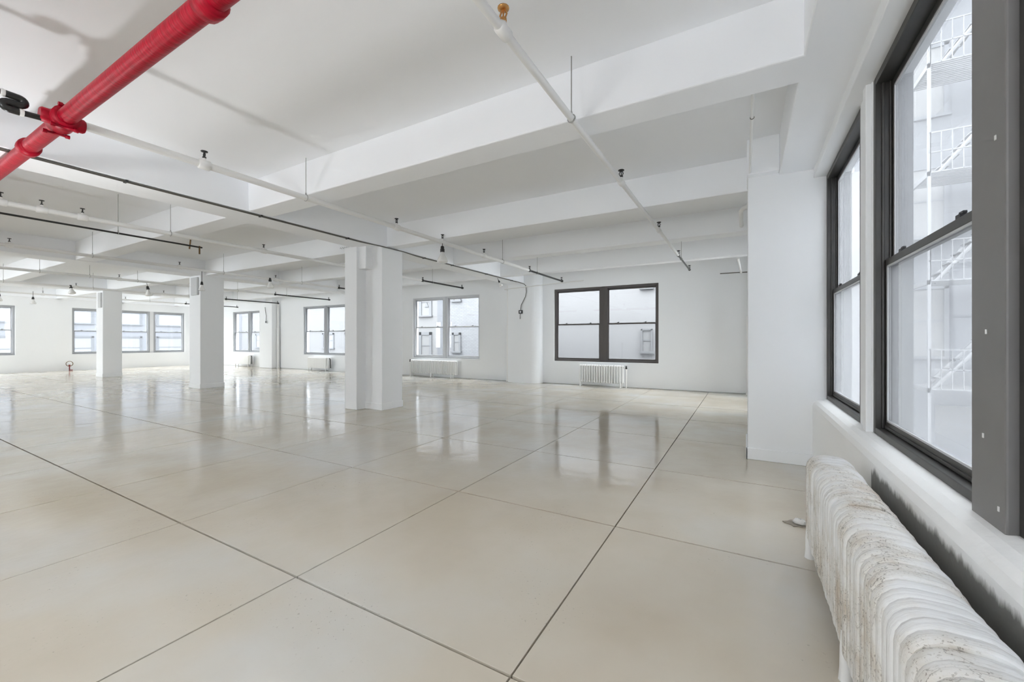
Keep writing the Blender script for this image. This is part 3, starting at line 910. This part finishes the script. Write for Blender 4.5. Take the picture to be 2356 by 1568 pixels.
rs = riser(-6.80, 11.76, 1.85, 3.17, 'white riser pipe in the corner left of the rounded pilaster')
MB().tube([(0, -0.02, 3.01), (0, -0.26, 3.01), (0.06, -0.30, 3.012), (2.7, -0.30, 3.10)], 0.016, 8).build('cross_pipe', 'pipe_paint', rs)
riser(0.10, 11.78, 1.95, 3.17, 'white riser pipe beside the pier at the right end of the far wall', 0.06, 0.045)
riser(-19.80, 11.80, 1.95, 3.17, 'white riser pipe beside the far corner pilaster', 0.06, 0.045)
rt = thing('ceiling_pipe', 'white pipe along the ceiling edge beside the pier', 'pipe', (0, 0, 0))
MB().tube([(0.30, 6.95, 3.32), (0.06, 6.95, 3.32), (-0.02, 6.99, 3.31), (-0.05, 7.08, 3.29), (-0.05, 8.2, 3.27)], 0.032, 12).build('pipe', 'pipe_paint', rt)
MB().lathe([(0.04, -0.03), (0.05, -0.02), (0.05, 0.02), (0.04, 0.03)], (0.05, 6.95, 3.32), 14, 'x').build('elbow_collar', 'pipe_paint', rt)
MB().tube([(-0.13, 10.2, 3.14), (-0.10, 11.3, 3.08), (-0.08, 11.8, 3.05)], 0.026, 12).build('pipe', 'pipe_paint', rt)
MB().tube([(-0.55, 11.78, 3.06), (0.3, 11.78, 3.05)], 0.012, 8).build('bracket', 'conduit_metal', rt)
rt2 = thing('ceiling_pipe', 'thin white pipe meeting the top corner of the near pier', 'pipe', (0, 0, 0))
MB().tube([(0.055, 3.5, 3.235), (0.05, 5.42, 3.225)], 0.013, 10).build('pipe', 'pipe_paint', rt2)
MB().lathe([(0.015, -0.004), (0.018, 0), (0.015, 0.004)], (0.054, 4.02, 3.232), 10, 'y').build('clamp', 'conduit_metal', rt2)


# ------------------------------------------------------------------ reflector bulbs
def bulb(x, y, z, d, label, cord=0.12, tilt=(0, 0)):
    t = thing('reflector_bulb', label, 'light bulb', (x, y, z), 'reflector flood bulbs hanging under the ceiling')
    t.rotation_euler = (tilt[0], tilt[1], 0)
    s = d / 0.127
    MB().lathe([(0.003, 0.0), (0.05 * s, 0.002 * s), (0.0625 * s, 0.012 * s), (0.0635 * s, 0.028 * s), (0.052 * s, 0.055 * s), (0.034 * s, 0.085 * s), (0.024 * s, 0.11 * s), (0.02 * s, 0.125 * s), (0.02 * s, 0.14 * s)], (0, 0, 0), 20).build('bulb', 'bulb_white', t)
    MB().lathe([(0.024 * s, 0.13 * s), (0.027 * s, 0.135 * s), (0.027 * s, 0.165 * s), (0.022 * s, 0.17 * s), (0.022 * s, 0.195 * s), (0.012 * s, 0.205 * s)], (0, 0, 0), 14).build('socket', 'black_plastic', t)
    if cord:
        MB().tube([(0, 0, 0.2 * s), (0, 0, 0.2 * s + cord)], 0.006, 6).build('cord', 'black_plastic', t)
    return t


bulb(-4.66, 5.72, 2.72, 0.187, 'large reflector bulb hanging from the pipe right of the nearest column', 0.07)
bulb(-6.2, 10.3, 2.93, 0.12, 'small tilted reflector bulb at the girder end above the riser pipe', 0.09, (0.25, -0.35))
bulb(-11.70, 6.75, 2.83, 0.18, 'reflector bulb between the nearest and middle columns', 0.0, (0.1, 0.1))
bulb(-11.70, 5.06, 2.58, 0.14, 'reflector bulb overlapping the middle column', 0.27)
bulb(-15.25, 5.25, 2.66, 0.18, 'reflector bulb seen just left of the middle column', 0.16, (0.1, -0.15))
bulb(-18.75, 4.5, 2.84, 0.18, 'reflector bulb seen just left of the farthest column', 0.0, (0.1, -0.2))
bulb(-22.25, 4.35, 2.66, 0.16, 'reflector bulb before the blank part of the left wall', 0.2)
bulb(-22.25, 3.58, 2.70, 0.16, 'reflector bulb at the left edge of the photo', 0.16)

# ------------------------------------------------------------------ photographer's flash (its shadows show on the ceiling) and an added fill softbox
def flash_stand(x, y, h, power, label, soft=0.0):
    t = thing('flash_stand', label, 'flash', (x, y, 0), 'bounced flash heads')
    for k in range(3):
        a = R(90 + 120 * k)
        MB().tube([(0, 0, 0.45), (0.38 * math.cos(a), 0.38 * math.sin(a), 0.01)], 0.011, 8).build('leg', 'black_plastic', t)
    MB().tube([(0, 0, 0.25), (0, 0, h - 0.12)], 0.014, 10).build('pole', 'black_plastic', t)
    MB().lathe([(0.03, -0.14), (0.04, -0.12), (0.045, -0.05), (0.06, -0.03), (0.06, -0.012)], (0, 0, h), 16).build('flash_head', 'black_plastic', t)
    if soft:
        q = soft / 2
        MB().add_cone(q, h).build('softbox', 'black_plastic', t)
        d = bpy.data.lights.new('fill_softbox_light', 'AREA')  # fill light added to brighten the ceiling near the camera
        d.shape = 'SQUARE'
        d.size = soft * 0.95
        d.energy = power
        d.color = (0.97, 0.985, 1.0)
        lo = bpy.data.objects.new('fill_softbox_light', d)
        COL.objects.link(lo)
        lo.parent = t
        lo.location = (0, 0, h + 0.31)
        lo.rotation_euler = (R(180), 0, 0)
        return
    d = bpy.data.lights.new('flash_bulb', 'SPOT')      # head points straight up, light is bounced off the ceiling
    d.energy = power
    d.spot_size = R(160)
    d.spot_blend = 0.85
    d.shadow_soft_size = 0.09
    d.color = (0.97, 0.985, 1.0)
    lo = bpy.data.objects.new('flash_bulb', d)
    COL.objects.link(lo)
    lo.parent = t
    lo.location = (0, 0, h + 0.10)
    lo.rotation_euler = (R(180), 0, 0)


flash_stand(-6.1, 0.45, 1.25, 48.0, 'flash head on a slim tripod stand, far left of the camera and out of view')
flash_stand(-2.4, -3.3, 1.3, 126.0, 'added fill light, a wide softbox pointing up, unseen behind the camera', 1.5)

# ------------------------------------------------------------------ small things on floor and walls
pl = thing('plaster_lump', 'white lump of plaster on a dirty patch of floor by the near radiator', 'plaster lump', (0.335, 3.66, 0))
mb = MB()
random.seed(3)
mb.lathe([(0.005, 0.0), (0.038, 0.004), (0.042, 0.016), (0.03, 0.032), (0.01, 0.038)], (0.015, 0, 0.004), 10)
mb.v = [(x + random.uniform(-.004, .004), y + random.uniform(-.004, .004), max(0.001, z + random.uniform(-.003, .003))) for x, y, z in mb.v]
mb.build('lump', 'plaster_crumb', pl)
mb = MB()
ring_ = [(0.075 * (1 + 0.25 * math.sin(k * 1.7)) * math.cos(2 * math.pi * k / 16), 0.06 * (1 + 0.2 * math.cos(k * 2.3)) * math.sin(2 * math.pi * k / 16)) for k in range(16)]
mb.prism(ring_, 0.0, 0.006, 'z').build('crumbs', 'plaster_dirt', pl)

vp = thing('valve_outlet', 'small red valve outlet standing at the foot of the left wall', 'valve', (-26.2, 6.2, 0))
MB().tube([(0, 0, 0), (0, 0, 0.22)], 0.02, 10).build('pipe', 'valve_red', vp)
MB().lathe([(0.03, 0), (0.038, 0.03), (0.025, 0.07)], (0, 0, 0.2), 10).build('body', 'valve_red', vp)
MB().tube([(0.0, 0.11 * math.cos(2 * math.pi * k / 16), 0.31 + 0.11 * math.sin(2 * math.pi * k / 16)) for k in range(17)], 0.012, 6).build('hand_wheel', 'bronze_dark', vp)
MB().tube([(0, 0, 0.04), (0.08, 0.03, 0.03), (0.1, 0.08, 0.03)], 0.02, 8).build('outlet', 'valve_red', vp)

pen('scribble', [[(-6.98 - .5 + 0.02 * k, 3.30 + 0.02 * math.sin(k * 1.9)) for k in range(16)],
                 [(-7.02 + 0.014 * k, 3.31 + 0.018 * math.sin(k * 2.4)) for k in range(14)]], 5.787, ce, 0.003)

# ------------------------------------------------------------------ outside
def gbox(name, m, parent, *a):
    return B(*a).build(name, m, parent)


def facade_window(parent, x0, x1, y, z0, z1, m='facade_glass', fm='facade_trim', t=0.09, axis='y', sgn=-1):
    """recessed window of a neighbouring building; pane is a sub-part of the window"""
    def bx(u0, u1, n0, n1, zl, zh):
        a, b = sorted((y + sgn * n0, y + sgn * n1))
        return (u0, u1, a, b, zl, zh) if axis == 'y' else (a, b, u0, u1, zl, zh)
    f = MB()
    f.box(*bx(x0, x0 + t, 0, 0.06, z0, z1)).box(*bx(x1 - t, x1, 0, 0.06, z0, z1)).box(*bx(x0, x1, 0, 0.06, z1 - t, z1)).box(*bx(x0 - .05, x1 + .05, 0, 0.12, z0 - 0.08, z0))
    f.box(*bx(x0 + t, x1 - t, 0, 0.04, (z0 + z1) / 2 - 0.025, (z0 + z1) / 2 + 0.025))
    o = f.build('window', fm, parent)
    B(*bx(x0 + t, x1 - t, 0.0, 0.02, z0, z1 - t)).build('pane', m, o)
    return o


struct(B(-60, 30, -30, 45, -6.4, -6.2).build('ground', 'ground_grey'), 'grey street and yard far below the windows')

# plain light-well wall opposite the brown window and the near windows
b1 = thing('neighbour_building', 'plain pale plastered building close behind the brown framed window', 'building', (0, 15.2, -6.2), 'buildings seen through the windows')
gbox('wall', 'facade_plaster', b1, -8.2, 2.9, 0, 5, 0, 12.4)
for z in (7.16, 9.46):
    facade_window(b1, -3.25, -2.86, 0, z, z + 0.8, 'facade_white', 'facade_pale', 0.05)
# lighter wing seen through the near windows
b2 = thing('neighbour_building', 'white building with tall windows and a fire escape outside the near windows', 'building', (0, 16.0, -6.2), 'buildings seen through the windows')
gbox('wall', 'facade_wing', b2, 2.9, 12, 0, 5, 0, 17.5)
for k in range(3):
    for x in (3.95, 5.6, 7.4):
        facade_window(b2, x, x + 1.0, 0, 6.2 + 0.9 + 3.4 * k, 6.2 + 2.9 + 3.4 * k, 'facade_white', 'facade_blue', 0.1)
gbox('cornice', 'facade_white', b2, 2.9, 12, -0.35, 0, 17.2, 17.6)
gbox('pilaster', 'facade_wing', b2, 3.35, 3.75, -0.12, 0, 0, 17.4)
fe = thing('fire_escape', 'pale metal fire escape with slatted platforms outside the near window', 'fire escape', (4.1, 14.3, -6.2))
for k in range(4):
    z = 6.2 + 0.1 + 2.75 * k
    for j in range(14):
        gbox('slat', 'escape_paint', fe, 0, 2.6, 0.1 * j, 0.1 * j + 0.045, z, z + 0.03)
    fr = MB().box(-.05, 0, 0, 1.4, z - .08, z + .04).box(2.6, 2.65, 0, 1.4, z - .08, z + .04)
    for zz in (0.5, 1.0):
        fr.box(-.03, 2.63, 0, 0.03, z + zz, z + zz + 0.03)
    for j in range(14):
        fr.box(0.2 * j - 0.008, 0.2 * j + 0.008, 0, 0.02, z, z + 1.0)
    fr.build('railing', 'escape_paint', fe)
    st = MB()
    st.tube([(0.2, 0.45, z), (2.3, 0.45, z + 2.75)], 0.05, 6).tube([(0.2, 1.0, z), (2.3, 1.0, z + 2.75)], 0.05, 6)
    for j in range(1, 11):
        st.box(0.2 + 2.1 * j / 11 - 0.1, 0.2 + 2.1 * j / 11 + 0.1, 0.45, 1.0, z + 2.75 * j / 11, z + 2.75 * j / 11 + 0.03)
    st.build('stair', 'escape_paint', fe)
for xx in (-.05, 2.6):
    gbox('post', 'escape_paint', fe, xx, xx + 0.06, 0, 0.06, 0, 16.5)

b7 = thing('neighbour_building', 'added unseen building that keeps sky light off the right windows', 'building', (4.4, 0, -6.2), 'buildings seen through the windows')
gbox('wall', 'facade_plaster', b7, 0, 5, -20, 7.2, 0, 27)  # unseen block, added to cut the sky light at the right windows
for k in range(3):
    for y in (-4.0, 0.0, 3.0):
        facade_window(b7, y, y + 1.2, 0, 5.0 + 3.6 * k, 7.0 + 3.6 * k, 'facade_glass', 'facade_trim', 0.1, 'x', -1)

# behind the light grey window: white wing and brick wing
b3 = thing('neighbour_building', 'white rendered building with deep windows behind the light grey window', 'building', (0, 17.0, -6.2), 'buildings seen through the windows')
gbox('wall', 'facade_white', b3, -18.0, -13.42, 0, 5, 0, 12.8)
gbox('downpipe_strip', 'facade_blue', b3, -14.15, -13.75, -0.05, 0, 0, 12.8)
for z in (6.2 + 0.35, 6.2 + 2.7):
    facade_window(b3, -15.42, -14.55, 0, z, z + 1.45, 'facade_white', 'facade_trim', 0.16)
mbt = MB().prism([(-15.02, 6.2 + 3.15), (-14.76, 6.2 + 3.15), (-14.89, 6.2 + 3.40)], -0.06, 0.0, 'y').build('warning_triangle', 'facade_trim', b3)
b4 = thing('neighbour_building', 'pale brick building behind the right half of the light grey window', 'building', (0, 16.9, -6.2), 'buildings seen through the windows')
gbox('wall', 'pale_brick', b4, -13.42, -8.25, 0, 5, 0, 12.8)
for z in (6.2 + 0.8, 6.2 + 3.4):
    facade_window(b4, -13.1, -12.55, 0, z, z + 0.95, 'facade_white', 'facade_trim', 0.12)
b5 = thing('neighbour_building', 'pale blue-grey block seen through the far windows', 'building', (0, 20.0, -6.2), 'buildings seen through the windows')
gbox('wall', 'facade_pale', b5, -39, -18.3, 0, 5, 0, 12.6)
for k, x in enumerate((-21.5, -24.0, -26.5, -29.5, -32.5, -35.5)):
    for z in (6.2 - 1.2, 6.2 + 0.8):
        facade_window(b5, x - 1.3, x, 0, z, z + 1.1, 'facade_white', 'facade_blue', 0.12)
# across the street, beyond the left wall
b6 = thing('neighbour_building', 'pale office block across the street beyond the left wall windows', 'building', (-45, 0, -6.2), 'buildings seen through the windows')
gbox('wall', 'street_wall', b6, -6, 0, -14, 30, 0, 13.2)
gbox('parapet', 'street_pale', b6, -6.2, 0.25, -14.2, 30.2, 12.9, 13.5)
for y in (1.0, 4.0, 7.0, 10.0, 13.0, 16.0, 19.0):
    for z in (3.2, 6.0, 8.9):
        facade_window(b6, y, y + 2.0, 0, z, z + 1.9, 'street_pale', 'street_trim', 0.15, 'x', 1)
